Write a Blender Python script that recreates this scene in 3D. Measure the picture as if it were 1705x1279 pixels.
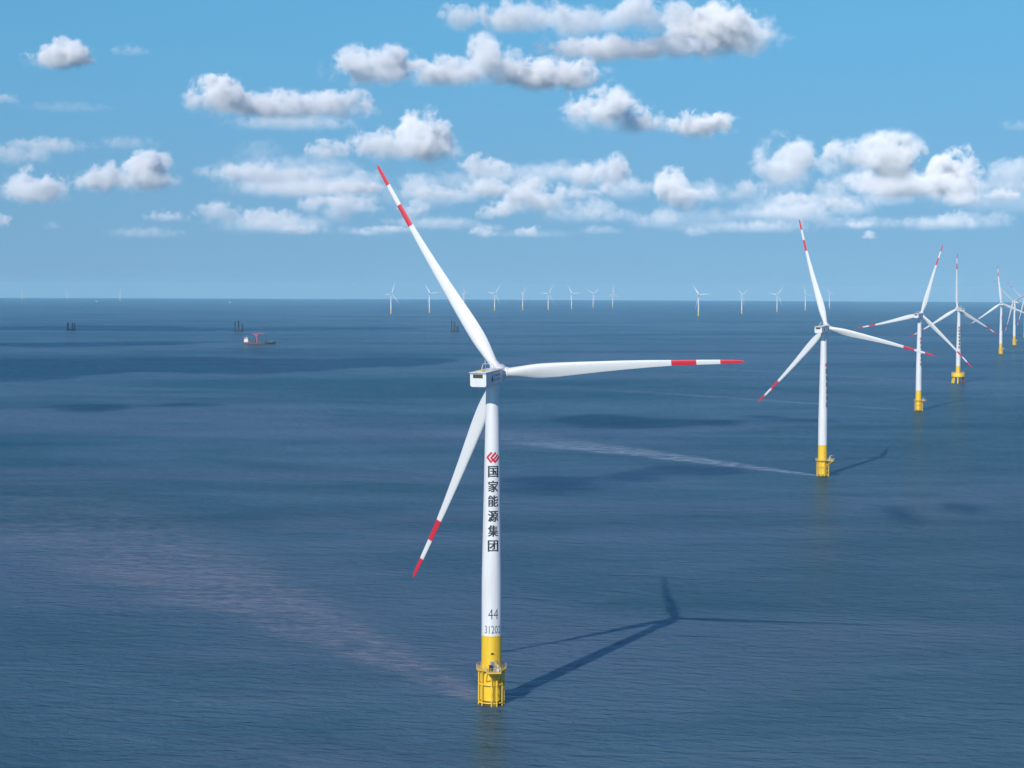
import bpy, bmesh, math, random
from mathutils import Vector, Matrix
import numpy as np

for o in list(bpy.data.objects):
    bpy.data.objects.remove(o)
SC = bpy.context.scene
COL = SC.collection
R_ = math.radians
F, H, RE = 3447.0, 113.0, 6.371e6          # focal length in photo pixels, drone height, earth radius

# ------------------------------------------------------------------ camera
PITCH, ROLL = math.atan(161.0 / F), R_(0.25)
fw = Vector((0, math.cos(PITCH), -math.sin(PITCH)))
rt0 = Vector((1, 0, 0)); up0 = rt0.cross(fw)
rt = rt0 * math.cos(ROLL) + up0 * math.sin(ROLL)
up = up0 * math.cos(ROLL) - rt0 * math.sin(ROLL)
cd = bpy.data.cameras.new('camera')
cam = bpy.data.objects.new('camera', cd); COL.objects.link(cam)
cd.sensor_width = 36.0; cd.lens = 36.0 * F / 1705.0
cd.clip_start = 1.0; cd.clip_end = 200000.0
cam.matrix_world = Matrix(((rt.x, up.x, -fw.x, 0), (rt.y, up.y, -fw.y, 0), (rt.z, up.z, -fw.z, H), (0, 0, 0, 1)))
SC.camera = cam

def ground(px, py):
    """point of the curved sea seen at a photo pixel"""
    r = fw + rt * ((px - 852.5) / F) + up * ((639.5 - py) / F)
    a = (r.x ** 2 + r.y ** 2) / (2 * RE); b = r.z; c = H
    t = (-b - math.sqrt(max(b * b - 4 * a * c, 0))) / (2 * a)
    return Vector((t * r.x, t * r.y, H + t * r.z))

# ------------------------------------------------------------------ view, sun
SC.view_settings.view_transform = 'Standard'; SC.view_settings.look = 'None'
SC.view_settings.exposure = 0.0; SC.view_settings.gamma = 1.0
SC.view_settings.use_curve_mapping = False
SC.render.engine = 'CYCLES'
SC.cycles.max_bounces = 10; SC.cycles.volume_bounces = 8; SC.cycles.volume_step_rate = 1.0; SC.cycles.volume_max_steps = 256; SC.cycles.transparent_max_bounces = 8
SC.cycles.use_denoising = True
SUN_EL = R_(30.2)
sun_h = Vector((-59.5, -142.0, 0)).normalized()
SUN_DIR = Vector((sun_h.x * math.cos(SUN_EL), sun_h.y * math.cos(SUN_EL), math.sin(SUN_EL)))
sd = bpy.data.lights.new('sun', 'SUN'); sd.energy = 4.0; sd.angle = R_(0.5); sd.color = (1.0, 0.955, 0.88)
so = bpy.data.objects.new('sun', sd); COL.objects.link(so)
so.location = (0, 0, 500)
so.rotation_euler = SUN_DIR.to_track_quat('Z', 'Y').to_euler()

# ------------------------------------------------------------------ node helper
class NT:
    def __init__(s, tree): s.t = tree
    def put(s, sock, v):
        if hasattr(v, 'is_output'): s.t.links.new(v, sock)
        elif v is not None: sock.default_value = v
    def n(s, typ, **kw):
        nd = s.t.nodes.new(typ)
        for k, v in kw.items(): setattr(nd, k, v)
        return nd
    def m(s, op, a, b=None, c=None, clamp=False):
        nd = s.n('ShaderNodeMath', operation=op, use_clamp=clamp)
        for i, v in enumerate((a, b, c)):
            if v is not None: s.put(nd.inputs[i], v)
        return nd.outputs[0]
    def v(s, op, a, b=None, c=None):
        nd = s.n('ShaderNodeVectorMath', operation=op)
        for i, x in enumerate((a, b, c)):
            if x is not None: s.put(nd.inputs[i], x)
        return nd.outputs['Value' if op in ('LENGTH', 'DOT_PRODUCT') else 'Vector']
    def noise(s, vec, scale, detail=4, rough=.5, dist=0, out=0, dim='3D', lac=2.0):
        nd = s.n('ShaderNodeTexNoise', noise_dimensions=dim)
        if vec is not None: s.t.links.new(vec, nd.inputs['Vector'])
        nd.inputs['Scale'].default_value = scale; nd.inputs['Detail'].default_value = detail
        nd.inputs['Roughness'].default_value = rough; nd.inputs['Distortion'].default_value = dist
        nd.inputs['Lacunarity'].default_value = lac
        return nd.outputs[out]
    def ss(s, x, a, b, lo=0.0, hi=1.0):
        nd = s.n('ShaderNodeMapRange', interpolation_type='SMOOTHSTEP')
        for i, q in enumerate((x, a, b, lo, hi)): s.put(nd.inputs[i], q)
        return nd.outputs[0]
    def mix(s, f, a, b):
        nd = s.n('ShaderNodeMix', data_type='RGBA')
        s.put(nd.inputs[0], f)
        s.put(nd.inputs[6], a); s.put(nd.inputs[7], b)
        return nd.outputs[2]
    def comb(s, x, y, z):
        nd = s.n('ShaderNodeCombineXYZ')
        for i, q in enumerate((x, y, z)): s.put(nd.inputs[i], q)
        return nd.outputs[0]
    def sep(s, vec):
        nd = s.n('ShaderNodeSeparateXYZ'); s.t.links.new(vec, nd.inputs[0]); return nd.outputs

# ------------------------------------------------------------------ sky: Nishita + cumulus by direction
W = bpy.data.worlds.new('World'); SC.world = W; W.use_nodes = True
W.node_tree.nodes.clear()
w = NT(W.node_tree)
sky = w.n('ShaderNodeTexSky', sky_type='NISHITA')
sky.sun_disc = False; sky.sun_elevation = SUN_EL
sky.sun_rotation = math.atan2(SUN_DIR.x, SUN_DIR.y)
sky.altitude = 0; sky.air_density = 1.0; sky.dust_density = 0.2; sky.ozone_density = 3.0
SKY_S, SKY_K, SKY_LIFT = 0.11, 1.0, 0.40
tc = w.n('ShaderNodeTexCoord').outputs['Generated']
w.put(sky.inputs[0], w.v('NORMALIZE', w.v('MULTIPLY_ADD', tc, (1.0, 1.0, SKY_K), (0, 0, SKY_LIFT))))   # sky looked up higher, so it stays blue down to the horizon
bg = w.n('ShaderNodeBackground'); 
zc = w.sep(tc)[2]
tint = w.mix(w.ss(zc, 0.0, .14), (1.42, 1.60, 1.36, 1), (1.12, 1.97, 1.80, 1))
tint = w.mix(w.ss(zc, .14, .34), tint, (.15, .57, 1.30, 1))     # high sky added darker and bluer, to cut skylight and blue the sea reflections
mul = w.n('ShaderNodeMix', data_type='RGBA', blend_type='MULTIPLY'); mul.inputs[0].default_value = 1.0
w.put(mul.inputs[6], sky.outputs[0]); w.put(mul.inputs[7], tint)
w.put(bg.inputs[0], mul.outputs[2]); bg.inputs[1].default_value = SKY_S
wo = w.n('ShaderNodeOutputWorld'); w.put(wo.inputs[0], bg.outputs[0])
# ------------------------------------------------------------------ materials
def mat(name, col, rough=.5, metal=0.0, var=.06, vscale=.6, spec=.5, streak=False):
    m = bpy.data.materials.new(name); m.use_nodes = True
    t = NT(m.node_tree); b = m.node_tree.nodes['Principled BSDF']
    tcn = t.n('ShaderNodeTexCoord').outputs['Object']
    if streak: tcn = t.v('MULTIPLY', tcn, (1.0, 1.0, .12))
    nz = t.noise(tcn, vscale, 5, .6)
    f = t.ss(nz, .35, .75)
    dark = (col[0] * (1 - 2.4 * var), col[1] * (1 - 2.6 * var), col[2] * (1 - 3.0 * var), 1)
    t.put(b.inputs['Base Color'], t.mix(f, (*col, 1), dark))
    t.put(b.inputs['Roughness'], t.m('MULTIPLY_ADD', nz, .25, rough - .1))
    b.inputs['Metallic'].default_value = metal
    b.inputs['Specular IOR Level'].default_value = spec
    return m
M = {
 'white': mat('white_tower_paint', (.74, .74, .72), .42, var=.05, vscale=.5, streak=True),
 'blade': mat('white_blade_gelcoat', (.70, .70, .68), .38, var=.02, vscale=.3),
 'red': mat('red_blade_paint', (.62, .022, .045), .42, var=.05, vscale=.4),
 'yellow': mat('yellow_paint', (.86, .55, .025), .45, var=.10, vscale=.5, streak=True),
 'yellow_pale': mat('pale_yellow_rail_paint', (.72, .55, .22), .5, var=.06),
 'ink': mat('dark_lettering_paint', (.018, .03, .04), .5),
 'ink_grey': mat('grey_number_paint', (.09, .11, .12), .5),
 'emblem': mat('red_emblem_paint', (.60, .012, .05), .45),
 'dark': mat('dark_grille', (.07, .075, .06), .7),
 'grate': mat('steel_grating', (.32, .30, .24), .65),
 'grey': mat('grey_equipment_paint', (.22, .25, .32), .5),
 'rust': mat('rusty_pile_steel', (.20, .085, .05), .8, var=.15, vscale=.8),
 'pile': mat('black_steel_pile', (.035, .028, .04), .75, var=.1),
 'hull': mat('brown_red_hull_paint', (.27, .10, .085), .6, var=.12, vscale=.15),
 'hull_dark': mat('black_hull_paint', (.02, .02, .035), .55),
 'deck': mat('green_deck_paint', (.045, .10, .10), .7),
 'crane': mat('red_crane_paint', (.40, .10, .16), .55),
 'weed': mat('algae_on_steel', (.16, .11, .03), .8, var=.15, vscale=1.2),
}

# ------------------------------------------------------------------ mesh helpers
def tag(o, label=None, cat=None, group=None, kind=None):
    if label: o['label'] = label
    if cat: o['category'] = cat
    if group: o['group'] = group
    if kind: o['kind'] = kind
    return o
def link(name, me, parent=None):
    o = bpy.data.objects.new(name, me); COL.objects.link(o)
    if parent: o.parent = parent
    return o
def mesh_of(bm, name, mats, smooth=True):
    bmesh.ops.recalc_face_normals(bm, faces=bm.faces)
    me = bpy.data.meshes.new(name); bm.to_mesh(me); bm.free()
    for m in (mats if isinstance(mats, (list, tuple)) else [mats]): me.materials.append(M[m] if isinstance(m, str) else m)
    if smooth:
        for p in me.polygons: p.use_smooth = True
        me.set_sharp_from_angle(angle=R_(38))
    return me
def add_box(bm, c, s, mi=0, rot=None, bevel=0):
    r = bmesh.ops.create_cube(bm, size=1.0)
    vs = r['verts']
    for v in vs:
        v.co = Vector((v.co.x * s[0], v.co.y * s[1], v.co.z * s[2]))
    if bevel:
        es = list({e for v in vs for e in v.link_edges})
        rb = bmesh.ops.bevel(bm, geom=es, offset=bevel, segments=2, profile=.6, affect='EDGES')
        vs = list({v for f in rb['faces'] for v in f.verts} | {v for v in vs if v.is_valid})
    for v in vs:
        co = v.co
        if rot: co = rot @ co
        v.co = co + Vector(c)
    for f in {f for v in vs for f in v.link_faces}: f.material_index = mi
    return vs
def add_tube(bm, pts, r, seg=8, mi=0, caps=True):
    pts = [Vector(p) for p in pts]
    rr = r if isinstance(r, (list, tuple)) else [r] * len(pts)
    rings = []
    for i, p in enumerate(pts):
        d = (pts[min(i + 1, len(pts) - 1)] - pts[max(i - 1, 0)]).normalized()
        a = d.orthogonal().normalized() if i == 0 else (prev - d * prev.dot(d)).normalized()
        prev = a; b = d.cross(a)
        rings.append([bm.verts.new(p + (a * math.cos(2 * math.pi * k / seg) + b * math.sin(2 * math.pi * k / seg)) * rr[i]) for k in range(seg)])
    for i in range(len(rings) - 1):
        for k in range(seg):
            f = bm.faces.new((rings[i][k], rings[i][(k + 1) % seg], rings[i + 1][(k + 1) % seg], rings[i + 1][k])); f.material_index = mi
    if caps:
        bm.faces.new(rings[0][::-1]).material_index = mi; bm.faces.new(rings[-1]).material_index = mi
def add_lathe(bm, prof, seg=64, mi=0, caps=True):
    """prof: list of (r, z[, material])"""
    rings = [[bm.verts.new((p[0] * math.cos(2 * math.pi * k / seg), p[0] * math.sin(2 * math.pi * k / seg), p[1])) for k in range(seg)] for p in prof]
    for i in range(len(rings) - 1):
        m_ = prof[i][2] if len(prof[i]) > 2 else mi
        for k in range(seg):
            bm.faces.new((rings[i][k], rings[i][(k + 1) % seg], rings[i + 1][(k + 1) % seg], rings[i + 1][k])).material_index = m_
    if caps:
        bm.faces.new(rings[0][::-1]); bm.faces.new(rings[-1])
def hoop(bm, r, z, tr, seg=48, a0=0, a1=360, tseg=6):
    n = max(3, int(seg * (a1 - a0) / 360))
    add_tube(bm, [(r * math.cos(R_(a0 + (a1 - a0) * i / n)), r * math.sin(R_(a0 + (a1 - a0) * i / n)), z) for i in range(n + 1)], tr, tseg)

# ------------------------------------------------------------------ sea: a curved sheet to beyond the horizon
WAKES = []   # filled before the material is built
def sea():
    bm = bmesh.new()
    radii = [0.0]
    r = 12.0
    while r < 46000:
        radii.append(r); r *= 1.09
    radii.append(46000.0)
    seg = 288
    rings = [[bm.verts.new((0, 0, 0))]]
    for q in radii[1:]:
        rings.append([bm.verts.new((q * math.sin(2 * math.pi * k / seg), q * math.cos(2 * math.pi * k / seg), -q * q / (2 * RE))) for k in range(seg)])
    for k in range(seg):
        bm.faces.new((rings[0][0], rings[1][k], rings[1][(k + 1) % seg]))
    for i in range(1, len(rings) - 1):
        for k in range(seg):
            bm.faces.new((rings[i][k], rings[i + 1][k], rings[i + 1][(k + 1) % seg], rings[i][(k + 1) % seg]))
    m = bpy.data.materials.new('sea_water'); m.use_nodes = True
    t = NT(m.node_tree); b = m.node_tree.nodes['Principled BSDF']
    pos = t.n('ShaderNodeNewGeometry').outputs['Position']
    # murky water colour, in broad drifting bands
    big = t.noise(t.v('MULTIPLY', pos, (1 / 900.0, 1 / 420.0, 0)), 1.0, 6, .55, .6)
    mid = t.noise(t.v('MULTIPLY', pos, (1 / 110.0, 1 / 60.0, 0)), 1.0, 5, .6, .4)
    f = t.m('ADD', t.m('MULTIPLY', big, .7), t.m('MULTIPLY', mid, .3))
    col = t.mix(t.ss(f, .36, .64), SEA_A, SEA_B)
    mv = t.noise(t.v('MULTIPLY_ADD', pos, (1 / 520.0, 1 / 300.0, 0), (3.7, 1.9, 0)), 1.0, 6, .62, .8)
    col = t.mix(t.m('MULTIPLY', t.ss(mv, .46, .66), .6), col, (.122, .140, .205, 1))
    # sediment and foam plumes trailing down-current of the foundations
    fine = t.noise(t.v('MULTIPLY', pos, (1 / 9.0, 1 / 7.0, 0)), 1.0, 5, .65)
    rip = t.noise(t.v('MULTIPLY', pos, (1 / 3.4, 1 / 2.0, 0)), 1.0, 4, .6)
    for (o, ang, length, w0, gr, colr, stren) in WAKES:
        dv = Vector((math.sin(ang), math.cos(ang), 0)); nv = Vector((dv.y, -dv.x, 0))
        wob = t.m('MULTIPLY', t.m('SUBTRACT', mid, .5), 1.3)
        tt = t.v('DOT_PRODUCT', t.v('SUBTRACT', pos, tuple(o)), tuple(dv))
        s_ = t.v('DOT_PRODUCT', t.v('SUBTRACT', pos, tuple(o)), tuple(nv))
        width = t.m('MULTIPLY_ADD', tt, gr, w0)
        q = t.m('ADD', t.m('DIVIDE', s_, t.m('MAXIMUM', width, .5)), wob)
        msk = t.ss(t.m('ABSOLUTE', q), 1.15, .35)
        msk = t.m('MULTIPLY', msk, t.m('MULTIPLY', t.ss(tt, 0.0, 12.0), t.ss(tt, length, length * .18)))
        msk = t.m('MULTIPLY', msk, t.ss(t.m('ADD', t.m('MULTIPLY', fine, .5), t.m('ADD', t.m('MULTIPLY', mid, .2), t.m('MULTIPLY', rip, .3))), .40, .60))
        col = t.mix(t.m('MULTIPLY', msk, stren), col, (*colr, 1))
    t.put(b.inputs['Base Color'], col)
    b.inputs['Specular IOR Level'].default_value = 0.0; b.inputs['Roughness'].default_value = 1.0
    rgh = t.m('MULTIPLY_ADD', mid, .14, SEA_ROUGH)
    # wind waves: a long swell, short wind waves across it, ripples
    rot = t.n('ShaderNodeMapping'); t.put(rot.inputs[0], pos); rot.inputs['Rotation'].default_value = (0, 0, R_(14))
    rp = rot.outputs[0]
    w1 = t.noise(t.v('MULTIPLY', rp, (1 / 9.0, 1 / 4.4, 0)), 1.0, 5, .62, .5)
    w2 = t.noise(t.v('MULTIPLY', rp, (1 / 2.2, 1 / 1.5, 0)), 1.0, 5, .65, .3)
    w3 = t.noise(t.v('MULTIPLY', pos, (1 / 24.0, 1 / 15.0, 0)), 1.0, 3, .55, .4)
    hgt = t.m('ADD', t.m('MULTIPLY', w1, 1.1), t.m('ADD', t.m('MULTIPLY', w2, .34), t.m('MULTIPLY', w3, 1.5)))
    bp = t.n('ShaderNodeBump'); bp.inputs['Strength'].default_value = 1.0; bp.inputs['Distance'].default_value = SEA_BUMP
    t.put(bp.inputs['Height'], hgt)
    t.put(b.inputs['Normal'], bp.outputs[0])
    # mirror layer: Fresnel of water, weakened because steep facets hide one another at these grazing angles
    fr = t.n('ShaderNodeFresnel'); fr.inputs['IOR'].default_value = 1.333; t.put(fr.inputs['Normal'], bp.outputs[0])
    gl = t.n('ShaderNodeBsdfAnisotropic'); gl.inputs['Color'].default_value = (.46, .82, 1.0, 1); t.put(gl.inputs['Roughness'], rgh); t.put(gl.inputs['Normal'], bp.outputs[0])  # blue put into the mirror colour, standing in for a bluer reflected sky
    ms = t.n('ShaderNodeMixShader'); t.put(ms.inputs[0], t.m('MULTIPLY', t.m('POWER', fr.outputs[0], 1.9), SEA_MIRROR, clamp=True)); t.put(ms.inputs[1], b.outputs[0]); t.put(ms.inputs[2], gl.outputs[0])
    mo = m.node_tree.nodes['Material Output']; t.put(mo.inputs['Surface'], ms.outputs[0])
    me = mesh_of(bm, 'sea', [m], smooth=False)
    for p in me.polygons: p.use_smooth = True
    tag(link('sea', me), kind='structure')
SEA_MIRROR = 1.30
SEA_A, SEA_B, SEA_ROUGH, SEA_BUMP = (.012, .052, .074, 1), (.086, .144, .192, 1), .05, 2.3

# ------------------------------------------------------------------ wind turbine meshes
ZH, RR, TILT, CONE, OH = 89.4, 67.5, R_(5.7), R_(4.8), 4.7
Z_TOP, Z_YEL = 86.9, 18.9
R_BOT, R_TOP = 2.72, 1.74
def tower_r(z):
    if z < 34: return R_BOT
    return R_BOT + (R_TOP - R_BOT) * ((z - 34) / (Z_TOP - 34)) ** 1.0

def tower_mesh(seg=96):
    bm = bmesh.new()
    zs = [Z_YEL, 22, 26, 30, 34, 38, 42, 46, 50, 55, 60, 65, 70, 75, 80, 84, Z_TOP]
    prof = []
    for z in zs: prof.append((tower_r(z), z))
    add_lathe(bm, prof, seg)
    # flange seams
    me = mesh_of(bm, 'tower', 'white'); return me

def flat_text(txt, size, bold=0.0):
    cu = bpy.data.curves.new('t', 'FONT'); cu.body = txt; cu.size = size; cu.offset = bold
    cu.align_x = 'CENTER'; cu.align_y = 'CENTER'; cu.resolution_u = 3
    o = bpy.data.objects.new('t', cu); COL.objects.link(o)
    dg = bpy.context.evaluated_depsgraph_get()
    me = bpy.data.meshes.new_from_object(o.evaluated_get(dg))
    bpy.data.objects.remove(o); bpy.data.curves.remove(cu)
    bm = bmesh.new(); bm.from_mesh(me); bpy.data.meshes.remove(me)
    return bm
def fit_bm(bm, width, height, cx=0, cy=0, sx=None):
    xs = [v.co.x for v in bm.verts]; ys = [v.co.y for v in bm.verts]
    x0, x1, y0, y1 = min(xs), max(xs), min(ys), max(ys)
    for v in bm.verts:
        v.co.x = ((v.co.x - (x0 + x1) / 2) / (x1 - x0)) * width + cx
        v.co.y = ((v.co.y - (y0 + y1) / 2) / (y1 - y0)) * height + cy
        v.co.z = 0
def wrap(bm, name, material, rfun, off=.012, az0=0.0):
    """wrap a flat sheet (x along the girth, y = height) onto the tower, facing -Y at az 0"""
    xs = [v.co.x for v in bm.verts]
    x = min(xs) + .12
    while x < max(xs):
        bmesh.ops.bisect_plane(bm, geom=bm.verts[:] + bm.edges[:] + bm.faces[:], plane_co=(x, 0, 0), plane_no=(1, 0, 0)); x += .16
    for v in bm.verts:
        z = v.co.y; r = rfun(z) + off; a = v.co.x / r + az0
        v.co = Vector((r * math.sin(a), -r * math.cos(a), z))
    me = bpy.data.meshes.new(name); bm.to_mesh(me); bm.free(); me.materials.append(M[material]); return me
def merge(dst, src):
    me = bpy.data.meshes.new('tmp'); src.to_mesh(me); src.free(); dst.from_mesh(me); bpy.data.meshes.remove(me)
def zpx(y): return H - (y - 478.9) / (693.0 / H)       # height on the nearest tower of a photo row

def lettering_mesh():
    out = bmesh.new()
    for sh, off in ((-.07, .012), (.07, .017)):        # two coats of paint, a little apart, for the heavy strokes
        bm = bmesh.new()
        for ch, y in zip('国家能源集团', (783, 807.3, 831.5, 856.5, 881, 906)):
            b = flat_text(ch, 3.4, .045); fit_bm(b, 2.9, 3.1, .12 + sh, zpx(y)); merge(bm, b)
        me = wrap(bm, 'x', 'ink', tower_r, off); out.from_mesh(me); bpy.data.meshes.remove(me)
    me = bpy.data.meshes.new('lettering'); out.to_mesh(me); out.free(); me.materials.append(M['ink']); return me
def number_mesh():
    b = flat_text('44', 2.6, -.02); fit_bm(b, 2.8, 2.85, .2, zpx(1019))
    c = flat_text('31202', 2.2, .0); fit_bm(c, 4.7, 2.1, .12, zpx(1045))
    return wrap(b, 'number', 'ink', tower_r), wrap(c, 'number', 'ink_grey', tower_r)
def emblem_mesh():
    # strokes read off the photo; units: 1 = zoomed pixel / 38.75 photo px
    def S(pts, wd): return (pts, wd)
    strokes = [S([(700, 420), (430, 715), (690, 1010)], 135), S([(975, 425), (690, 740), (960, 1000), (1245, 690)], 130), S([(1120, 560), (830, 880)], 115), S([(690, 740), (830, 880)], 120), S([(760, 900), (880, 900)], 130)]
    k = 1 / 38.75 / 6.13
    bm = bmesh.new()
    for li, (pts, wd) in enumerate(strokes):
        for i in range(len(pts) - 1):
            a = Vector((pts[i][0], -pts[i][1], 0)); c = Vector((pts[i + 1][0], -pts[i + 1][1], 0))
            d = (c - a).normalized(); n = Vector((-d.y, d.x, 0)) * wd / 2
            e = d * wd * .35
            q = [a - e - n, c + e - n, c + e + n, a - e + n]
            off = li * .0
            bm.faces.new([bm.verts.new(((p.x - 835) * k + .1, p.y * k, 0)) for p in q])
    ys = [v.co.y for v in bm.verts]; c = (max(ys) + min(ys)) / 2
    for v in bm.verts: v.co.y += zpx(759.5) - c
    # lift each stroke a little so that no two overlap in one plane
    me = None
    out = bmesh.new()
    for i, f in enumerate(list(bm.faces)):
        b = bmesh.new(); b.faces.new([b.verts.new(v.co) for v in f.verts])
        m_ = wrap(b, 'x', 'emblem', tower_r, .012 + i * .003); out.from_mesh(m_); bpy.data.meshes.remove(m_)
    bm.free()
    me = bpy.data.meshes.new('emblem'); out.to_mesh(me); out.free(); me.materials.append(M['emblem']); return me

def blade_mesh(nst=40, seg=20):
    """root at the origin, tip along +Z, rotor axis (upwind) = +Y, leading edge towards -X"""
    bm = bmesh.new()
    tab = [(0.0, 2.4, 1.0, 0), (.022, 2.4, 1.0, 0), (.05, 2.5, .93, 0), (.09, 3.1, .62, .0), (.14, 3.85, .42, 0), (.18, 4.1, .36, .02), (.24, 4.0, .31, .08),
           (.32, 3.55, .27, .25), (.42, 2.95, .245, .42), (.52, 2.45, .225, .55), (.62, 1.95, .21, .6), (.72, 1.5, .20, .55), (.81, 1.3, .19, .42), (.90, 1.15, .18, .25), (.96, 1.02, .17, .1), (.99, .75, .17, .03), (1.0, .25, .2, 0)]
    st = sorted(set([i / nst for i in range(nst + 1)] + [.71, .81, .905, .985, .995]))
    def interp(t, j):
        for i in range(len(tab) - 1):
            if tab[i][0] <= t <= tab[i + 1][0]:
                q = (t - tab[i][0]) / (tab[i + 1][0] - tab[i][0]); return tab[i][j] + (tab[i + 1][j] - tab[i][j]) * q
        return tab[-1][j]
    rings = []
    for t in st:
        c, th, off = interp(t, 1), interp(t, 2), interp(t, 3)
        tw = R_(13.0 * max(0, 1 - t / .8) ** 1.4 + 1.0)
        blend = min(1, max(0, (t - .03) / .12))
        rg = []
        for k in range(seg):
            a = 2 * math.pi * k / seg
            xc = math.cos(a)                       # -1 leading .. 1 trailing
            u = (xc + 1) / 2
            prof_t = 5 * .5 * (0.2969 * math.sqrt(u) - .126 * u - .3516 * u * u + .2843 * u ** 3 - .1015 * u ** 4) * 2
            yt = (1 if math.sin(a) >= 0 else -1) * prof_t * th * (1.0 if math.sin(a) < 0 else .8) * c
            yc = math.sin(a) * c / 2 * th
            y = yc * (1 - blend) + yt * blend
            x = xc * c / 2 - off
            xr, yr = x * math.cos(tw) - y * math.sin(tw), x * math.sin(tw) + y * math.cos(tw)
            rg.append(bm.verts.new((xr, yr, t * RR)))
        rings.append(rg)
    for i in range(len(rings) - 1):
        tm = (st[i] + st[i + 1]) / 2
        mi = 1 if (.71 < tm < .81 or tm > .905) else 0
        for k in range(seg):
            bm.faces.new((rings[i][k], rings[i][(k + 1) % seg], rings[i + 1][(k + 1) % seg], rings[i + 1][k])).material_index = mi
    bm.faces.new(rings[0][::-1]); bm.faces.new(rings[-1]).material_index = 1
    me = mesh_of(bm, 'blade', ['blade', 'red']); return me

def nacelle_mesh():
    """axis +Y = upwind; origin on the tower axis at hub height"""
    bm = bmesh.new()
    w_, y0, y1 = 2.3, -10.2, 2.55
    zb, zt = -2.35, 1.45
    sec = []
    for (y, ws, b, t_) in [(y0, 1.0, zb + .15, zt - .1), (y0 + .8, 1.0, zb, zt), (-3.0, 1.0, zb, zt), (.6, 1.0, zb, zt + .05), (1.7, .95, zb + .25, zt + .05), (y1, .80, zb + .75, zt - .12)]:
        ww = w_ * ws; ch = .35
        pts = [(-ww, b + ch), (-ww + ch, b), (ww - ch, b), (ww, b + ch), (ww, t_ - .2), (ww - .2, t_), (-ww + .2, t_), (-ww, t_ - .2)]
        sec.append([bm.verts.new((p[0], y, p[1])) for p in pts])
    for i in range(len(sec) - 1):
        for k in range(8):
            bm.faces.new((sec[i][k], sec[i][(k + 1) % 8], sec[i + 1][(k + 1) % 8], sec[i + 1][k]))
    bm.faces.new(sec[0][::-1]); bm.faces.new(sec[-1])
    # yaw collar under the bedplate
    bmesh.ops.recalc_face_normals(bm, faces=bm.faces)
    return mesh_of(bm, 'nacelle', 'white')
def roof_mesh():
    bm = bmesh.new()
    add_box(bm, (0, -4.2, 1.545), (4.9, 13.0, .17), 0, bevel=.04)
    return mesh_of(bm, 'roof', 'white')
def louver_mesh():
    bm = bmesh.new()
    add_box(bm, (-.05, -10.24, .62), (2.75, .10, .95), 0)
    for i in range(6): add_box(bm, (-.05, -10.31, .24 + i * .15), (2.65, .05, .035), 0, rot=Matrix.Rotation(R_(30), 3, 'X'))
    return mesh_of(bm, 'vent_louver', 'dark', False)
def hoop_mesh():
    bm = bmesh.new()
    for x in (-1.2, 1.2):
        add_tube(bm, [(x, -4.6 + 1.45 * (1 - math.cos(R_(a))) , 1.6 + 1.75 * math.sin(R_(a))) for a in range(0, 181, 15)], .075, 8)
    add_tube(bm, [(-1.2, -3.15, 3.3), (1.2, -3.15, 3.3)], .06, 6)
    for x in (-.8, .8):
        add_tube(bm, [(x, -3.15, 3.3), (x, -3.15, 4.0)], .05, 6)
        add_box(bm, (x, -3.15, 4.05), (.3, .3, .12), 0)
    return mesh_of(bm, 'sensor_mast', 'white')
def hatch_mesh():
    bm = bmesh.new()
    add_box(bm, (-.6, -6.6, 1.74), (1.6, 2.0, .22), 0, bevel=.05)
    return mesh_of(bm, 'roof_hatch', 'yellow')
def mark_meshes():
    """the maker's mark on the side cheek: a drop-shaped emblem, then a bar and two rows too small to read"""
    x = 2.315; out = []
    def poly(bm, pts): bm.faces.new([bm.verts.new((x, p[0], p[1])) for p in pts])
    bm = bmesh.new(); cy, cz = -5.9, -.45
    poly(bm, [(cy - .5, cz + .0), (cy + .5, cz + .0), (cy, cz + 1.25)])
    bm.faces.new([bm.verts.new((x + .004, cy + .62 * math.cos(R_(a)), cz - .36 + .46 * math.sin(R_(a)))) for a in range(0, 360, 20)])
    me = bpy.data.meshes.new('emblem'); bm.to_mesh(me); bm.free(); me.materials.append(M['ink']); out.append(me)
    bm = bmesh.new()
    poly(bm, [(-4.75, -1.25), (-4.65, -1.25), (-4.65, .6), (-4.75, .6)])
    for r0, hh, n in ((.05, .5, 4), (-.95, .3, 7)):
        stp = 4.2 / n
        for i in range(n):
            y = -4.3 + i * stp
            poly(bm, [(y, r0), (y + stp * .62, r0), (y + stp * .62, r0 + hh * .35), (y, r0 + hh * .35)])
            poly(bm, [(y + stp * .1, r0 + hh * .55), (y + stp * .72, r0 + hh * .55), (y + stp * .72, r0 + hh), (y + stp * .1, r0 + hh)])
    me = bpy.data.meshes.new('lettering'); bm.to_mesh(me); bm.free(); me.materials.append(M['ink']); out.append(me)
    return out
def hub_mesh():
    bm = bmesh.new()
    prof = [(1.7, -2.1), (2.05, -1.7), (2.35, -.9), (2.42, 0), (2.32, .9), (2.0, 1.75), (1.45, 2.4), (.8, 2.8), (.2, 2.92)]
    add_lathe(bm, prof, 40)
    for v in bm.verts: v.co = Vector((v.co.x, v.co.z, -v.co.y))
    for k in range(3):                       # blade root collars
        a = 2 * math.pi * k / 3
        d = Vector((math.sin(a), math.sin(CONE), math.cos(a))).normalized()
        add_tube(bm, [d * 1.4, d * 2.75, d * 2.78], [1.48, 1.42, 1.26], 24)
    return mesh_of(bm, 'hub', 'blade')

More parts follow.
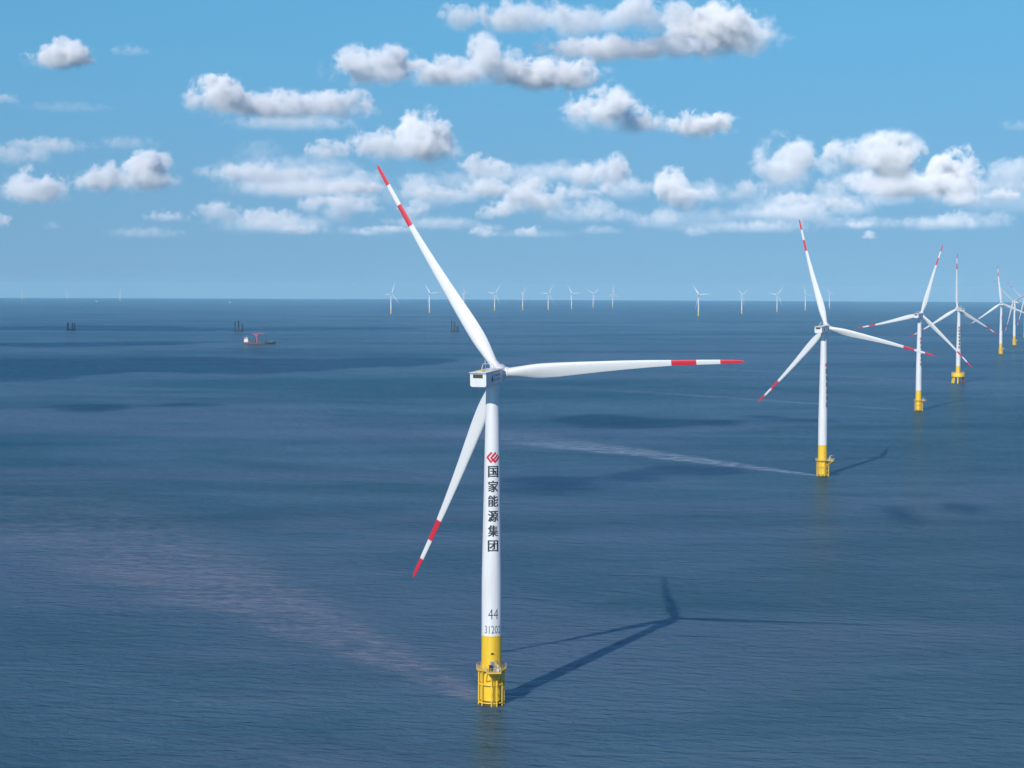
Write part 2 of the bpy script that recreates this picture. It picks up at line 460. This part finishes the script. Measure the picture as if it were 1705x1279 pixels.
def transition_mesh():
    bm = bmesh.new()
    add_lathe(bm, [(2.78, -6), (2.78, 1.2), (2.78, 1.25), (2.78, 9.2), (2.74, 9.6), (2.72, Z_YEL - .25), (2.80, Z_YEL - .25), (2.80, Z_YEL)], 96)
    for f in bm.faces:
        if max(v.co.z for v in f.verts) < 1.3: f.material_index = 1
    return mesh_of(bm, 'transition_piece', ['yellow', 'weed'])
ZP = 9.75
def platform_mesh():
    bm = bmesh.new()
    seg = 48; ri, ro, hgt = 2.80, 4.15, .22
    ring = lambda r, z: [bm.verts.new((r * math.cos(2 * math.pi * k / seg), r * math.sin(2 * math.pi * k / seg), z)) for k in range(seg)]
    a, b, c, d = ring(ri, ZP), ring(ro, ZP), ring(ro, ZP - hgt), ring(ri, ZP - hgt)
    for k in range(seg):
        j = (k + 1) % seg
        for q in ((a, b), (b, c), (c, d), (d, a)): bm.faces.new((q[0][k], q[0][j], q[1][j], q[1][k]))
    # square landing stage on the -Y side, on a bracket
    add_box(bm, (0, -5.55, ZP - .10), (3.9, 3.5, .26))
    for x in (-1.7, 1.7):
        add_tube(bm, [(x, -7.0, ZP - .2), (x * .95, -2.5, ZP - 3.2)], .14, 8)
    for k in range(12):
        an = R_(30 * k + 15); add_tube(bm, [(3.95 * math.cos(an), 3.95 * math.sin(an), ZP - .2), (2.78 * math.cos(an), 2.78 * math.sin(an), ZP - 1.5)], .09, 6)
    return mesh_of(bm, 'platform', 'yellow')
def railing_mesh():
    bm = bmesh.new()
    a0 = -90 + 29; a1 = 270 - 29
    for z, r_ in ((1.15, .05), (.62, .035)): hoop(bm, 4.08, ZP + z, r_, 48, a0, a1)
    hoop(bm, 4.10, ZP + .1, .06, 48, a0, a1, 4)
    for k in range(26):
        an = R_(a0 + (a1 - a0) * k / 25); add_tube(bm, [(4.08 * math.cos(an), 4.08 * math.sin(an), ZP), (4.08 * math.cos(an), 4.08 * math.sin(an), ZP + 1.15)], .045, 6)
    path = [(-1.9, -3.65), (-1.9, -7.2), (1.9, -7.2), (1.9, -3.65)]
    for z, r_ in ((1.15, .05), (.62, .035), (.12, .06)): add_tube(bm, [(x, y, ZP + z) for x, y in path], r_, 6)
    for (x, y) in [(-1.9, -3.7), (-1.9, -4.9), (-1.9, -6.1), (-1.9, -7.2), (-.95, -7.2), (0, -7.2), (.95, -7.2), (1.9, -7.2), (1.9, -6.1), (1.9, -4.9), (1.9, -3.7)]:
        add_tube(bm, [(x, y, ZP), (x, y, ZP + 1.15)], .045, 6)
    return mesh_of(bm, 'railing', 'yellow_pale')
def cage_mesh():
    """fender frame round the pile: two hoops, standoffs and vertical tubes"""
    bm = bmesh.new()
    for z in (5.7, .75): hoop(bm, 3.45, z, .19, 48)
    for an in (0, 38, 142, 180, 218, 322, 90):
        a = R_(an); c, s = math.cos(a), math.sin(a)
        add_tube(bm, [(3.45 * c, 3.45 * s, -1.5), (3.45 * c, 3.45 * s, ZP - .2)], .19, 10)
        for z in (5.7, .75): add_tube(bm, [(2.6 * c, 2.6 * s, z), (3.45 * c, 3.45 * s, z)], .13, 8)
    return mesh_of(bm, 'fender_frame', 'yellow')
def landing_mesh():
    bm = bmesh.new()
    for x in (-.35, 1.15):
        add_tube(bm, [(x, -3.2, 7.2), (x, -3.95, 6.3), (x, -3.95, -1.6)], .17, 10)
        for z in (5.6, 3.4, 1.1): add_tube(bm, [(x, -3.95, z), (x, -2.5, z)], .12, 8)
    for x in (.12, .68): add_tube(bm, [(x, -3.6, -1.4), (x, -3.6, ZP)], .07, 6)
    z = -1.0
    while z < ZP - .3:
        add_tube(bm, [(.12, -3.6, z), (.68, -3.6, z)], .035, 5); z += .45
    return mesh_of(bm, 'boat_landing', 'yellow')
def door_mesh():
    bm = bmesh.new()
    seg = 8
    def patch(w2, z0, z1, r):
        vs = [[bm.verts.new((r * math.sin(-w2 / r + 2 * w2 / r * i / seg), -r * math.cos(-w2 / r + 2 * w2 / r * i / seg), z)) for i in range(seg + 1)] for z in (z0, z1)]
        for i in range(seg): bm.faces.new((vs[0][i], vs[0][i + 1], vs[1][i + 1], vs[1][i]))
    patch(.55, ZP + .1, ZP + 2.3, 2.79)
    return mesh_of(bm, 'door', 'grey')
def hood_mesh():
    bm = bmesh.new()
    vs = [(-.48, 0), (.48, 0), (.26, .42), (-.26, .42)]
    f1 = [bm.verts.new((x, -2.70, 14.0 + z)) for x, z in vs]; f2 = [bm.verts.new((x * .9, -3.0, 14.0 + z * .8)) for x, z in vs]
    bm.faces.new(f1[::-1]); bm.faces.new(f2)
    for i in range(4): bm.faces.new((f1[i], f1[(i + 1) % 4], f2[(i + 1) % 4], f2[i]))
    return mesh_of(bm, 'lamp_hood', 'ink', False)
def cabinet_mesh(c, s, m_):
    bm = bmesh.new(); add_box(bm, c, s, bevel=.04); add_box(bm, (c[0], c[1], c[2] + s[2] / 2 + .04), (s[0] + .12, s[1] + .12, .07), bevel=.02)
    return mesh_of(bm, 'cabinet', m_)
def davit_mesh():
    bm = bmesh.new()
    add_tube(bm, [(1.35, -4.2, ZP), (1.35, -4.2, ZP + 2.2)], .14, 10)
    add_tube(bm, [(1.35, -4.2, ZP + 2.1), (1.0, -5.0, ZP + 2.9), (.2, -6.4, ZP + 3.1)], [.12, .11, .07], 8)
    add_tube(bm, [(1.35, -4.2, ZP + 1.3), (1.0, -5.0, ZP + 2.75)], .06, 6)
    add_box(bm, (1.35, -4.0, ZP + 1.5), (.45, .4, .5), bevel=.05)
    return mesh_of(bm, 'davit_crane', 'white')
# pile-cap foundation
def cap_mesh():
    bm = bmesh.new()
    add_lathe(bm, [(7.6, 7.4), (7.95, 7.7), (7.95, 12.3), (7.8, 12.5), (3.2, 12.65), (3.2, 12.7)], 48)
    return mesh_of(bm, 'pile_cap', 'yellow')
def cap_railing_mesh():
    bm = bmesh.new()
    for z in (13.1, 13.7): hoop(bm, 7.75, z, .06, 48)
    for k in range(24):
        a = R_(15 * k); add_tube(bm, [(7.75 * math.cos(a), 7.75 * math.sin(a), 12.4), (7.75 * math.cos(a), 7.75 * math.sin(a), 13.7)], .05, 5)
    return mesh_of(bm, 'railing', 'yellow_pale')
def cap_column_mesh():
    bm = bmesh.new()
    add_lathe(bm, [(2.9, 12.6), (2.9, 13.2), (2.74, 13.4), (2.72, 21.2)], 64)
    return mesh_of(bm, 'transition_piece', 'yellow')
def raked_pile_mesh(k, red):
    bm = bmesh.new(); a = R_(45 * k + 20)
    c, s = math.cos(a), math.sin(a)
    add_tube(bm, [(5.9 * c, 5.9 * s, 7.6), (7.6 * c, 7.6 * s, -4.0)], .9, 20)
    return mesh_of(bm, 'pile', 'rust' if red else 'yellow')

ME = dict(tower=tower_mesh(), blade=blade_mesh(), nacelle=nacelle_mesh(), roof=roof_mesh(), louver=louver_mesh(), mast=hoop_mesh(), hatch=hatch_mesh(), mark=mark_meshes(),
          hub=hub_mesh(), trans=transition_mesh(), plat=platform_mesh(), rail=railing_mesh(), cage=cage_mesh(), land=landing_mesh(), door=door_mesh(), hood=hood_mesh(),
          davit=davit_mesh(), cab1=cabinet_mesh((-.55, -4.4, ZP + .75), (1.0, .8, 1.5), 'hull_dark'), cab2=cabinet_mesh((.55, -4.6, ZP + .6), (.8, .7, 1.2), 'grey'),
          cab3=cabinet_mesh((1.2, -5.6, ZP + .4), (.6, .6, .8), 'white'),
          letter=lettering_mesh(), number=number_mesh(), emblem=emblem_mesh())

def rotor_mats(psi, phi, rot):
    """local matrices (inside an Empty turned by rot about Z) of nacelle, hub and blades"""
    yaw = Matrix.Rotation(-psi - rot, 4, 'Z')            # +Y -> (sin psi, cos psi)
    nac = Matrix.Translation((0, 0, ZH)) @ yaw @ Matrix.Rotation(TILT * .6, 4, 'X')
    ax = Matrix.Translation((0, 0, ZH)) @ yaw @ Matrix.Rotation(TILT, 4, 'X') @ Matrix.Translation((0, OH, 0))
    hub = ax @ Matrix.Rotation(phi, 4, 'Y')
    bl = []
    for k in range(3):
        bl.append(ax @ Matrix.Rotation(phi + k * 2 * math.pi / 3, 4, 'Y') @ Matrix.Rotation(-CONE, 4, 'X'))
    return nac, hub, bl

TURBINE_NO = 0
def turbine(name, base, psi, phi, rot, label, group, detail=2, foundation='monopile'):
    t = bpy.data.objects.new(name, None); COL.objects.link(t)
    t.location = base; t.rotation_euler = (0, 0, R_(rot)); t.empty_display_size = 5
    tag(t, label, 'wind turbine', group)
    nac, hub, bl = rotor_mats(R_(psi), R_(phi), R_(rot))
    tw = link('tower', ME['tower'], t)
    if detail >= 1:
        link('lettering', ME['letter'], tw); link('emblem', ME['emblem'], tw)
    if detail >= 2:
        for me_ in ME['number']: link('number', me_, tw)
    if foundation == 'monopile':
        tp = link('transition_piece', ME['trans'], t)
        pl = link('platform', ME['plat'], t)
        if detail >= 1:
            link('fender_frame', ME['cage'], t); link('railing', ME['rail'], pl)
            link('boat_landing', ME['land'], t)
            link('davit_crane', ME['davit'], pl)
        if detail >= 2:
            link('door', ME['door'], tp); link('lamp_hood', ME['hood'], tp)
            for c in ('cab1', 'cab2', 'cab3'): link('cabinet', ME[c], pl)
    else:
        cap = link('pile_cap', ME['cap'], t); link('railing', ME['caprail'], cap)
        link('transition_piece', ME['capcol'], t)
        for k in range(8): link('pile', ME['rake%d' % k], t)
    n = link('nacelle', ME['nacelle'], t); n.matrix_local = nac
    r_ = link('roof', ME['roof'], n)
    if detail >= 1:
        link('vent_louver', ME['louver'], n); link('emblem', ME['mark'][0], n); link('lettering', ME['mark'][1], n)
        link('sensor_mast', ME['mast'], n); link('roof_hatch', ME['hatch'], n)
    h = link('hub', ME['hub'], t); h.matrix_local = hub
    for k in range(3):
        b = link('blade', ME['blade'], t); b.matrix_local = bl[k]
    return t
ME['cap'] = cap_mesh(); ME['caprail'] = cap_railing_mesh(); ME['capcol'] = cap_column_mesh()
for k in range(8): ME['rake%d' % k] = raked_pile_mesh(k, k in (0, 1, 6, 7))

NEAR = 'turbines in the near row running off to the right'
near = [
 ((818, 1172), 21.5, -32.9, 6, 2, 'monopile', 'nearest and largest white wind turbine, readable dark lettering and number 44 on its tower'),
 ((1369, 793), 27.6, -15.3, 66, 1, 'monopile', 'second largest white wind turbine, its lettering turned to the right edge of the tower'),
 ((1529, 684), 29.8, 17.5, 50, 1, 'monopile', 'white wind turbine on a slim yellow foot, top blade leaning right'),
 ((1595, 638), -14.3, -1.3, 12, 1, 'cap', 'white wind turbine standing on a wide yellow pile cap with raked piles'),
 ((1666, 590), 10, -6, 40, 1, 'monopile', 'white wind turbine just right of the one on the pile cap, one blade nearly upright'),
 ((1688.5, 575), -30, -51, 50, 1, 'monopile', 'white wind turbine beside the right edge, one blade raised up-left behind its upright-bladed neighbour'),
 ((1706.5, 563), -30, -51, 50, 1, 'monopile', 'white wind turbine cut by the right edge of the photo, its tower half out'),
]
NEAR_BASE = []
for (px, psi, phi, rot, det, fnd, lab) in near:
    b = ground(*px); NEAR_BASE.append(b)
    turbine('wind_turbine', b, psi, phi, rot, lab, NEAR, det, fnd)
FAR = 'small turbines in the far row along the horizon'
far = [
 ((651, 523), 40, 22, 'far white turbine with wide spread blades, leftmost of the middle far group'),
 ((715, 521.3), 36, -35, 'far white turbine directly left of the raised near blade, right blade level'),
 ((772.3, 519), 72, -40, 'far white turbine seen half edge-on, its foot hidden behind the raised near blade'),
 ((823.5, 517.7), 32, 36, 'far white turbine directly right of the raised near blade'),
 ((870.2, 517), 66, 40, 'far white turbine seen edge-on, second to the right of the raised near blade'),
 ((912.7, 516.5), 34, 33, 'far white turbine with a blade level to the left, next right of the edge-on one'),
 ((951.7, 514.8), 32, -33, 'far white turbine with a blade level to the right and one up-left, near mid-photo'),
 ((987.5, 512), 36, 57, 'far white turbine whose two upper blades make a V'),
 ((1020, 512), 36, 2, 'far white turbine with one blade straight up, rightmost of the middle far group'),
 ((1162.8, 527), 35, -36, 'far turbine in the wide gap of the horizon row with one long blade pointing up-left'),
 ((1235, 523.5), 62, 60, 'far white turbine seen nearly edge-on, small V of blades, left of the widely spread one'),
 ((1293.7, 519.5), 36, 39, 'far white turbine with widely spread blades, close left of the second largest turbine'),
 ((1340.8, 517), 58, -24, 'far thin white turbine just left of the second largest turbine'),
 ((1380.8, 514), 62, -36, 'far thin white turbine just right of the raised blade of the second largest turbine'),
 ((37, 499.5), 70, 40, 'faint tiny turbine on the horizon, leftmost in the photo'),
 ((112.6, 500), 74, 10, 'faint tiny turbine on the horizon above the leftmost dark pile cluster'),
 ((200, 501), 78, 30, 'faint tiny turbine on the left horizon, rightmost of the three faint ones'),
]
FAR_BASE = [ground(*f_[0]) for f_ in far if f_[0][0] != 1162.8]
for (px, psi, phi, lab) in far:
    turbine('wind_turbine', ground(*px), psi, phi, 30, lab, FAR, 0)

# ------------------------------------------------------------------ sediment plumes and foam trails down-current of the piles
for i, (ang, ln, w0, gr, colr, st_) in enumerate([
    (math.atan2(-.43, .90), 820, 4.0, .135, (.235, .220, .245), .9),
    (math.atan2(-.59, 1.0), 520, 3.5, .105, (.46, .49, .55), .9),
    (math.atan2(-.72, 1.0), 700, 2.0, .045, (.30, .32, .35), .7),
    (math.atan2(-.60, 1.0), 700, 3.0, .045, (.28, .30, .34), .6),
    (math.atan2(-.60, 1.0), 700, 3.0, .050, (.20, .22, .25), .35)]):
    WAKES.append((NEAR_BASE[i], ang, ln, w0, gr, colr, st_))
SHIP = ground(432, 572.5)
WAKES.append((Vector((SHIP.x - 28, SHIP.y, SHIP.z)), R_(-88), 170, 7.0, .05, (.34, .38, .42), .7))
sea()

# ------------------------------------------------------------------ work ship with a red deck crane
def ship():
    t = bpy.data.objects.new('work_ship', None); COL.objects.link(t); t.location = SHIP; t.rotation_euler = (0, 0, R_(-4))
    tag(t, 'brown hulled work ship with white stern house and red deck crane', 'ship')
    bm = bmesh.new()                                   # hull along +X, bow at +X
    sec = []
    for (x, hw, zk, zd) in [(-32, 4.8, -1.0, 3.4), (-30, 6.2, -2, 3.2), (-10, 6.8, -2.4, 2.5), (12, 6.8, -2.4, 2.5), (22, 5.6, -2.3, 3.0), (28, 3.2, -2, 4.0), (32.5, .35, -.5, 4.8)]:
        pts = [(-hw, zd), (-hw * .96, .6), (-hw * .6, zk), (hw * .6, zk), (hw * .96, .6), (hw, zd)]
        sec.append([bm.verts.new((x, p[0], p[1])) for p in pts])
    for i in range(len(sec) - 1):
        for k in range(5):
            f = bm.faces.new((sec[i][k], sec[i][k + 1], sec[i + 1][k + 1], sec[i + 1][k]))
            if i >= 3: f.material_index = 1
        bm.faces.new((sec[i][5], sec[i][0], sec[i + 1][0], sec[i + 1][5])).material_index = 2
    bm.faces.new(sec[0]); bm.faces.new(sec[-1][::-1])
    link('hull', mesh_of(bm, 'hull', ['hull', 'hull_dark', 'deck']), t)
    bm = bmesh.new()
    add_box(bm, (-26, 0, 5.2), (8.5, 10, 4.2), bevel=.2); add_box(bm, (-25.6, 0, 8.6), (7, 9, 2.7), bevel=.2); add_box(bm, (-25.2, 0, 11.1), (5, 10.5, 2.3), bevel=.2)
    dh = link('deckhouse', mesh_of(bm, 'deckhouse', 'white'), t)
    bm = bmesh.new()
    add_box(bm, (-22.68, 0, 11.3), (.06, 9.4, .9)); add_box(bm, (-25.2, -5.28, 11.3), (4.2, .06, .9)); add_box(bm, (-25.2, 5.28, 11.3), (4.2, .06, .9))
    link('window', mesh_of(bm, 'window', 'ink', False), dh)
    bm = bmesh.new(); add_lathe(bm, [(1.0, 7.2), (1.0, 13.6), (.85, 14.0)], 20)
    for v in bm.verts: v.co.x -= 30.6
    link('funnel', mesh_of(bm, 'funnel', 'crane'), t)
    bm = bmesh.new()
    add_tube(bm, [(-25.5, 0, 12.2), (-25.5, 0, 17.5)], [.28, .14], 8); add_tube(bm, [(-25.5, -1.8, 15.6), (-25.5, 1.8, 15.6)], .12, 6)
    link('mast', mesh_of(bm, 'mast', 'white'), t)
    bm = bmesh.new()
    add_lathe(bm, [(1.9, 2.3), (1.7, 5), (1.3, 13.5), (2.0, 14.2), (2.0, 15.0)], 24)
    for v in bm.verts: v.co.x -= 5
    cr = link('crane', mesh_of(bm, 'crane', 'crane'), t)
    bm = bmesh.new(); add_box(bm, (-6, 0, 16.6), (5.2, 4.0, 3.2), bevel=.15); add_tube(bm, [(-7.6, 0, 18), (-6, 0, 21.5)], .35, 8)
    link('crane_house', mesh_of(bm, 'crane_house', 'crane'), cr)
    bm = bmesh.new()
    for yy in (-.9, .9):
        for zz in (0, 1.7):
            add_tube(bm, [(-14, yy, 19.0 + zz * .4), (-5, yy, 18.8 + zz), (9.5, yy * .4, 20.3 + zz * .5)], .75, 6)
    n = 14
    for i in range(n):
        xa, xb = -5 + 14 * i / n, -5 + 14 * (i + 1) / n
        for yy in (-.9, .9): add_tube(bm, [(xa, yy * (1 - .04 * i), 18.9 + .1 * i), (xb, yy * (1 - .04 * i), 20.5 + .02 * i)], .2, 5)
    link('boom', mesh_of(bm, 'boom', 'crane'), cr)
    bm = bmesh.new()
    random.seed(5)
    for (x, sx, sz) in [(-17, 7, 4.2), (-10.5, 4.5, 5.6), (1.5, 5, 4.6), (8, 7, 3.0)]:
        add_box(bm, (x, random.uniform(-1, 1), 2.6 + sz / 2), (sx, 7, sz), bevel=.2)
    link('deck_gear', mesh_of(bm, 'deck_gear', 'deck'), t)
    bm = bmesh.new(); add_box(bm, (24.5, 0, 4.4), (3.5, 5, 1.6), bevel=.2); add_tube(bm, [(28, 0, 4.0), (28, 0, 9.0)], .18, 6)
    link('bow_house', mesh_of(bm, 'bow_house', 'grey'), t)
ship()

# ------------------------------------------------------------------ dark pile clusters
def pile_mesh(r_, h_):
    bm = bmesh.new(); add_tube(bm, [(0, 0, -3), (0, 0, h_)], r_, 16); hoopz = h_ - .5
    add_tube(bm, [(0, 0, h_ - 1.0), (0, 0, h_ + .05)], r_ * 1.12, 16)
    return mesh_of(bm, 'pile', 'pile')
def cluster(px, piles, label, brace=False, wid=20):
    g = ground(*px)
    t = bpy.data.objects.new('pile_cluster', None); COL.objects.link(t); t.location = g
    tag(t, label, 'steel piles', 'dark pile clusters on the left sea')
    for (x, y, h_) in piles:
        p = link('pile', pile_mesh(1.35, h_), t); p.location = (x, y, 0)
    bm = bmesh.new()
    for y in (-5, 5): add_tube(bm, [(-wid / 2, y, 1.6), (wid / 2, y, 1.6)], .9, 8)
    for x in (-wid / 2, -wid / 6, wid / 6, wid / 2): add_tube(bm, [(x, -5, 1.6), (x, 5, 1.6)], .7, 8)
    if brace:
        add_tube(bm, [(1, 0, 18), (8, 0, 2)], .7, 8); add_tube(bm, [(1, 0, 3), (8, 0, 12)], .7, 8)
    link('guide_frame', mesh_of(bm, 'guide_frame', 'pile'), t)
cluster((118, 549.5), [(-9.5, 3, 17), (-6.2, -4, 20), (5.0, -3, 20), (8.6, 4, 18)], 'dark steel piles in two pairs, leftmost cluster on the sea', wid=21)
cluster((398, 552), [(-9.8, -3, 25), (-1.2, 3, 26.5), (8.6, -2, 19)], 'three dark steel piles of uneven height behind the work ship', wid=21)
cluster((757.5, 552), [(-8.8, -3, 30), (-2.0, 3, 27), (8, -2, 13)], 'dark steel piles with a slanted brace beside the raised near blade', True, 22)

# ------------------------------------------------------------------ two white boats near the horizon
def boat(px, s, rz, label):
    t = bpy.data.objects.new('white_boat', None); COL.objects.link(t); t.location = ground(*px); t.rotation_euler = (0, 0, R_(rz)); t.scale = (s, s, s)
    tag(t, label, 'boat', 'white boats near the horizon')
    bm = bmesh.new(); sec = []
    for (x, hw, zd) in [(-8, 2.2, 2.2), (0, 2.5, 2.1), (5, 1.7, 2.5), (8.5, .1, 3.0)]:
        sec.append([bm.verts.new((x, a, b)) for a, b in ((-hw, zd), (-hw * .7, -.6), (hw * .7, -.6), (hw, zd))])
    for i in range(3):
        for k in range(4): bm.faces.new((sec[i][k], sec[i][(k + 1) % 4], sec[i + 1][(k + 1) % 4], sec[i + 1][k]))
    bm.faces.new(sec[0]); bm.faces.new(sec[-1][::-1])
    link('hull', mesh_of(bm, 'hull', 'white'), t)
    bm = bmesh.new(); add_box(bm, (-2.5, 0, 4.0), (7, 3.8, 3.6), bevel=.2); add_box(bm, (-1.5, 0, 6.6), (4, 3.2, 2.0), bevel=.2)
    link('cabin', mesh_of(bm, 'cabin', 'white'), t)
boat((160.5, 502.5), 1.1, 10, 'tiny white boat on the far left sea between two faint turbines')
boat((383, 504), 1.1, -12, 'tiny white boat near the horizon above the work ship')

# ------------------------------------------------------------------ cumulus: real volumes of cloud in the air, all at the same base height
# cumulus: (centre x, base y, half width, height, weight) in photo pixels = direction
PUFFS = [
 (105,130,58,56,1.0),(215,104,34,24,.5),(8,184,34,24,.55),(110,196,80,22,.4),(80,266,70,34,.62),(25,288,60,44,.62),(210,258,58,28,.5),
 (60,356,52,70,1.0),(235,332,60,74,1.05),(175,332,48,48,.9),(4,386,16,26,.8),
 (372,200,58,72,1.05),(455,208,100,52,.85),(560,208,70,56,.85),(490,226,110,34,.55),
 (625,154,80,72,.95),(735,154,70,56,.9),(812,152,52,88,.95),(905,158,92,60,1.0),
 (762,62,34,54,.8),(855,66,84,60,.78),(955,80,70,80,.8),(1070,66,80,76,.85),(1010,108,120,44,.78),(1190,104,90,98,1.1),(1120,104,70,44,.8),(1290,74,36,18,.4),
 (1000,224,62,76,1.0),(1062,228,44,50,.9),(1160,234,60,50,.95),
 (700,284,58,96,1.1),(640,278,60,62,.9),(548,276,46,42,.8),(430,284,52,52,.52),
 (440,318,100,46,.72),(800,304,40,50,.85),(690,344,32,58,.75),
 (578,378,44,64,.85),(365,376,42,40,.75),(450,392,70,34,.6),(240,404,70,24,.5),
 (760,346,44,32,.65),(895,362,66,60,.9),(840,366,40,36,.7),(980,376,80,34,.6),
 (1015,320,38,62,.9),(950,304,46,28,.5),(1125,354,34,74,1.0),(1090,386,46,34,.6),
 (1300,322,54,92,.9),(1325,300,34,66,.75),(1405,300,48,76,.95),(1475,312,60,88,1.05),(1585,352,50,106,1.15),(1510,334,110,54,.85),(1685,326,60,74,.75),(1690,220,36,22,.45),
 (1335,380,56,56,.75),(1205,344,48,30,.5),(1560,386,80,30,.6),(1430,384,80,26,.5),(720,388,90,28,.55),(620,398,80,22,.45),(1190,392,90,24,.45),(880,400,90,18,.4),(1640,384,50,36,.6),
]

random.seed(12)
for _ in range(64):                                   # the small far cumulus crowding the sky above the horizon
    y_ = random.uniform(318, 402); sz = (478.5 - y_) / 100.0
    PUFFS.append((random.uniform(-20, 1720) if random.random() < .4 else random.uniform(420, 1500), y_, random.uniform(16, 46) * (.6 + .4 * sz), random.uniform(16, 34) * sz, random.uniform(.5, .82)))
for _ in range(20):                                   # thin veils between them
    y_ = random.uniform(300, 408)
    PUFFS.append((random.uniform(0, 560) if random.random() < .25 else random.uniform(420, 1740), y_, random.uniform(60, 140), random.uniform(26, 56), random.uniform(.47, .60)))
def cloud_domain():
    bm = bmesh.new()
    bmesh.ops.create_icosphere(bm, subdivisions=3, radius=1.16)
    for v in bm.verts:
        if v.co.z < -.62: v.co.z = -.62
    me = bpy.data.meshes.new('cloud'); bm.to_mesh(me); bm.free(); return me
def cloud_material(dens, seed, asp, colr, edge=.34, amp=2.0, bias=0.0):
    m = bpy.data.materials.new('cloud_vapour'); m.use_nodes = True; m.node_tree.nodes.clear()
    t = NT(m.node_tree)
    oc = t.n('ShaderNodeTexCoord').outputs['Object']
    q = t.v('MULTIPLY_ADD', oc, tuple(asp), (seed * 7.31, seed * 3.17, seed * 1.73))
    nz = t.noise(q, CL_SCALE, 8, .64, .15)
    x, y, z = t.sep(oc)
    zz = t.m('MAXIMUM', z, t.m('MULTIPLY', z, -1.75))      # flat base, domed top
    L = t.v('LENGTH', t.comb(x, y, zz))
    e = t.m('SUBTRACT', 1.0 + bias, L)
    D = t.m('MULTIPLY_ADD', t.m('SUBTRACT', nz, .5), amp * 2, t.m('MULTIPLY_ADD', e, 1.5, -.5))
    # crisp towers on top, a soft thinning base
    den = t.m('MULTIPLY', t.m('MULTIPLY', t.ss(D, 0.0, t.ss(z, -.35, .35, edge * 3.2, edge)), t.ss(e, .0, .3)), t.m('MULTIPLY', t.ss(z, -.60, .65, .03, 1.0), dens))
    pv = t.n('ShaderNodeVolumePrincipled'); pv.inputs['Color'].default_value = colr; pv.inputs['Anisotropy'].default_value = CL_G
    t.put(pv.inputs['Density'], den)
    o = t.n('ShaderNodeOutputMaterial'); t.put(o.inputs['Volume'], pv.outputs[0])
    return m
CL_SCALE, CL_G, CL_BASE, CL_OD = 1.75, -.45, 1000.0, 6.5
def cloud(center, half, od, seed, colr=(1.0, .995, .98, 1), **kw):
    me = cloud_domain()
    me.materials.append(cloud_material(od / min(half), seed, [h_ / (half[2] * 1.25) for h_ in half], colr, **kw))
    o = link('cloud', me); o.location = center; o.scale = half
    tag(o, kind='structure'); return o
for i, (cx, by, hw, hh, wt) in enumerate(PUFFS):
    v_ = (478.5 - by) / F
    for base_z in (CL_BASE, 930.0, 1080.0, 860.0, 1160.0, 1250.0):     # every cloud drifts at its own height; far turbines stand in the sun
        d = 20000.0
        for _ in range(30): d = (base_z - H - d * d / (2 * RE)) / v_
        k = d / F
        hx, hz = hw * k * 1.42, hh * k * .86
        sx, sy = (cx - 852.5) * k - sun_h.x * base_z / math.tan(SUN_EL), d - sun_h.y * base_z / math.tan(SUN_EL)
        if not any(abs(b.x - sx) < hx + 60 and abs(b.y - sy) < max(hx * .75, hz) + 260 for b in FAR_BASE): break
    cloud(((cx - 852.5) * k, d, H + v_ * d + hz * .42), (hx, max(hx * .75, hz), hz), CL_OD * wt ** 5 * min(1.0, .35 + v_ * F / 300.0), i + 1)

def shadow_cloud(pts_px, alt=850.0, od=6.0, seed=0, n=4):
    """a cumulus drifting overhead, out of the picture, whose shadow lies over the given photo outline on the sea"""
    P_ = [ground(*p) for p in pts_px]
    xs = [p.x for p in P_]; ys = [p.y for p in P_]
    k = alt / math.tan(SUN_EL)
    rx, ry = (max(xs) - min(xs)) / 2, (max(ys) - min(ys)) / 2
    cx, cy = (min(xs) + max(xs)) / 2 + sun_h.x * k, (min(ys) + max(ys)) / 2 + sun_h.y * k
    rnd = random.Random(seed * 7 + 1)
    for j in range(n):
        u = -1 + 2 * (j + .5) / n + rnd.uniform(-.5, .5) / n
        f_ = rnd.uniform(.55, 1.15) * (1.1 - .45 * abs(u))
        ax_, ay_ = rx / n * rnd.uniform(1.7, 2.9), ry * f_ * 1.1
        cloud((cx + u * rx, cy + rnd.uniform(-.55, .55) * ry, alt + rnd.uniform(-40, 40)), (ax_, ay_, min(ax_, ay_) * .7), od * rnd.uniform(.6, 1.3), 100 + seed * 10 + j, bias=.35, amp=1.9, edge=.3)

shadow_cloud([(-260, 595), (640, 600), (-100, 620), (400, 616)], 850, 110, 1, 7)
shadow_cloud([(-80, 545), (560, 552), (50, 551), (480, 546)], 1000, 80, 2, 6)
shadow_cloud([(-60, 571), (185, 579)], 900, 30, 3, 3)
shadow_cloud([(120, 672), (265, 683)], 800, 2.2, 4, 3)
shadow_cloud([(930, 699), (1190, 719)], 800, 2.6, 5)
shadow_cloud([(1440, 846), (1600, 872)], 700, .7, 6, 3)
shadow_cloud([(860, 786), (1170, 812)], 700, 1.1, 7)
shadow_cloud([(1210, 698), (1330, 708)], 800, 1.5, 8, 2)

# ------------------------------------------------------------------ air between the drone and the horizon
bm = bmesh.new()
add_box(bm, (0, 0, (-170 + 175) / 2), (93000, 93000, 345))
hm = bpy.data.materials.new('haze_air'); hm.use_nodes = True
hm.node_tree.nodes.clear(); hn = NT(hm.node_tree)
pv = hn.n('ShaderNodeVolumePrincipled'); pv.inputs['Color'].default_value = (.50, .84, .98, 1); pv.inputs['Density'].default_value = 2.4e-5; pv.inputs['Anisotropy'].default_value = -0.15
ho = hn.n('ShaderNodeOutputMaterial'); hn.put(ho.inputs['Volume'], pv.outputs[0])
hme = bpy.data.meshes.new('haze'); bm.to_mesh(hme); bm.free(); hme.materials.append(hm)
tag(link('haze', hme), kind='stuff')
